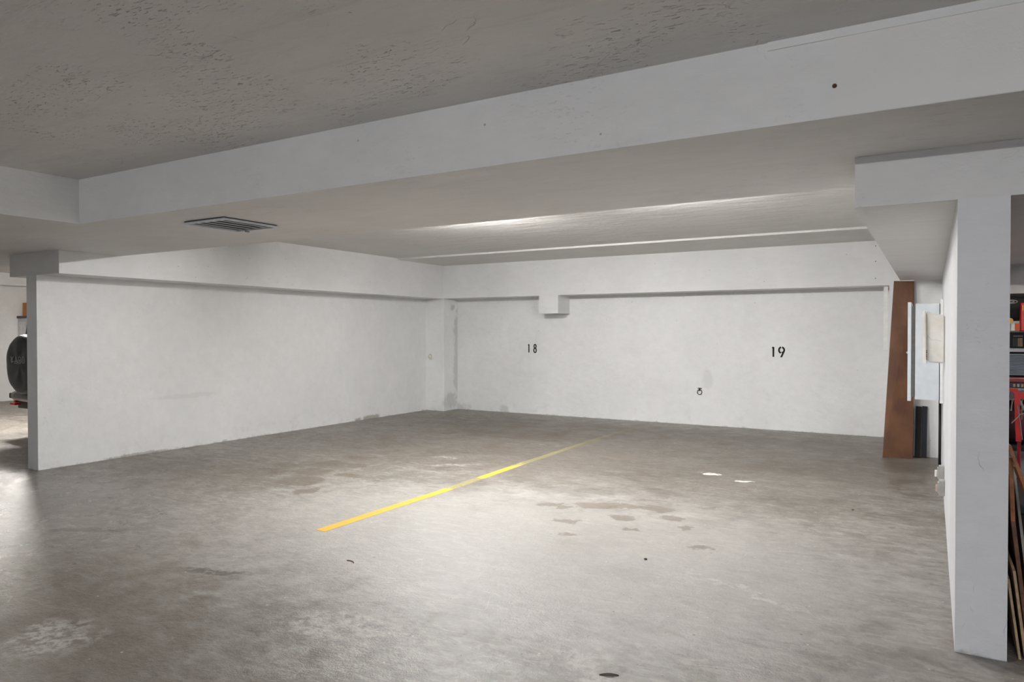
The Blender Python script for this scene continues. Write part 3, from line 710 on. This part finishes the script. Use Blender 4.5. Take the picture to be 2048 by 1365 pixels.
for v in bm.verts:
    v.co = Vector((.60 + v.co.x * .20, SYD + .26 + v.co.y * .2, .755 + v.co.z * .18 * (1 + .05 * math.sin(9 * v.co.x + 5 * v.co.y))))
obj('body', bm, flat('maroon_fabric', (.06, .02, .03), .8, 0, .2, .003), t, True)
bm = bmesh.new(); tube(bm, [(.55, SYD + .05, .86), (.56, SYD + .035, .95), (.60, SYD + .03, .96), (.64, SYD + .04, .87)], .008, 8); obj('strap', bm, M['grey_pl'], t)

# sheets and rails leaning on the right side of the pier, seen on edge
def lean(name, p_top, p_bot, th, depth, mat, label, cat, y=3.97):
    (xa, za), (xb, zb) = p_top, p_bot
    bm = bmesh.new(); prism(bm, [(xa, y, za), (xa + th, y, za), (xb + th, y, zb), (xb, y, zb)], (0, depth, 0))
    return tag(obj(name, bm, mat), label, cat)
lean('plywood_sheet', (.3045, .36), (.350, .0), .010, .9, M['ply'], 'pale plywood sheet leaning on edge nearest the pier foot', 'board', 3.955)
lean('plywood_sheet', (.326, .40), (.373, .0), .011, .9, M['ply'], 'second pale plywood sheet leaning just outside the nearest one', 'board', 3.965)
lean('wood_panel', (.316, .80), (.392, .0), .012, 1.1, M['dark_wood'], 'dark brown wooden panel leaning behind the pale plywood sheets', 'panel', 4.16)
t = thing('wooden_rail', 'orange-brown varnished rail leaning against the pier, uppermost', 'rail', (.35, 4.1, 0))
bm = bmesh.new(); prism(bm, [(.3045, 4.02, .975), (.322, 4.02, .965), (.50, 4.02, .42), (.482, 4.02, .42)], (0, .05, 0)); obj('rail', bm, M['wood'], t)
bm = bmesh.new(); prism(bm, [(.482, 4.02, .42), (.50, 4.02, .42), (.52, 4.02, .0), (.50, 4.02, .0)], (0, .05, 0)); obj('leg', bm, M['wood'], t)
t = thing('wooden_rail', 'lower varnished rail leaning inside the uppermost one beside the pier', 'rail', (.33, 4.2, 0))
bm = bmesh.new(); prism(bm, [(.318, 4.09, .90), (.334, 4.09, .90), (.345, 4.09, .60), (.328, 4.09, .60)], (0, .04, 0)); obj('post', bm, M['wood'], t)
bm = bmesh.new(); prism(bm, [(.334, 4.09, .86), (.350, 4.09, .855), (.47, 4.09, .50), (.455, 4.09, .50)], (0, .04, 0)); obj('rail', bm, M['wood'], t)
bm = bmesh.new(); prism(bm, [(.328, 4.09, .60), (.345, 4.09, .60), (.41, 4.09, 0), (.396, 4.09, 0)], (0, .04, 0)); obj('leg', bm, M['dark_wood'], t)
bm = bmesh.new(); prism(bm, [(.352, 4.30, .80), (.362, 4.30, .80), (.45, 4.30, .0), (.435, 4.30, .0)], (0, .3, 0))
tag(obj('metal_strip', bm, M['grey_pl']), 'pale grey metal strip leaning behind the wooden rails', 'strip')
bm = BX(.42, 1.3, 4.75, 5.6, 0, .50, bev=.02)
tb = thing('crate', 'black crate on the floor behind the leaning wood', 'crate', (.8, 5.2, 0))
obj('body', bm, M['black_pl'], tb); obj('lid', BX(.41, 1.31, 4.74, 5.61, .50, .55, bev=.01), M['black_pl'], tb)

# ------------------------------------------------------------------ debris on the floor
def leaf(x, y, L, W, rot, label, mat):
    bm = bmesh.new(); n = 8; top = []; bot = []
    for k in range(n + 1):
        s = k / n; w_ = W * math.sin(PI * s) ** .8 + .0005; z = .002 + .003 * math.sin(PI * s)
        top.append(bm.verts.new((s * L - L / 2, w_, z + .006))); bot.append(bm.verts.new((s * L - L / 2, -w_, z)))
    for k in range(n): bm.faces.new((top[k], top[k + 1], bot[k + 1], bot[k]))
    r = bmesh.ops.solidify(bm, geom=list(bm.faces), thickness=.001)
    bmesh.ops.rotate(bm, verts=bm.verts, cent=(0, 0, 0), matrix=Matrix.Rotation(rot, 3, 'Z')); bmesh.ops.translate(bm, verts=bm.verts, vec=(x, y, 0))
    zmin = min(v.co.z for v in bm.verts); bmesh.ops.translate(bm, verts=bm.verts, vec=(0, 0, .0005 - zmin))
    return tag(obj('leaf', bm, mat), label, 'leaf')
lm = flat('dry_leaf', (.16, .135, .11), .7)
leaf(-1.20, 2.86, .085, .009, .45, 'dry dark leaf lying nearest on the concrete floor', lm)
leaf(-.56, 6.56, .03, .008, 1.1, 'tiny dark leaf on the floor before the leaning board', lm)
bm = bmesh.new(); tube(bm, [(-3.26 + .05 * math.cos(a), 3.41 + .035 * math.sin(a), .0035) for a in [.4 + .25 * k for k in range(8)]], .003, 6)
tag(obj('twig', bm, M['dark_wood']), 'small curved dark twig lying left of the yellow line end', 'twig')
bm = bmesh.new(); bmesh.ops.create_icosphere(bm, subdivisions=2, radius=.011)
for v in bm.verts: v.co.z = v.co.z * .5 + .0056; v.co.x -= 1.61; v.co.y += 4.45
tag(obj('pebble', bm, M['black']), 'small black pebble in the middle of the right stall', 'pebble')
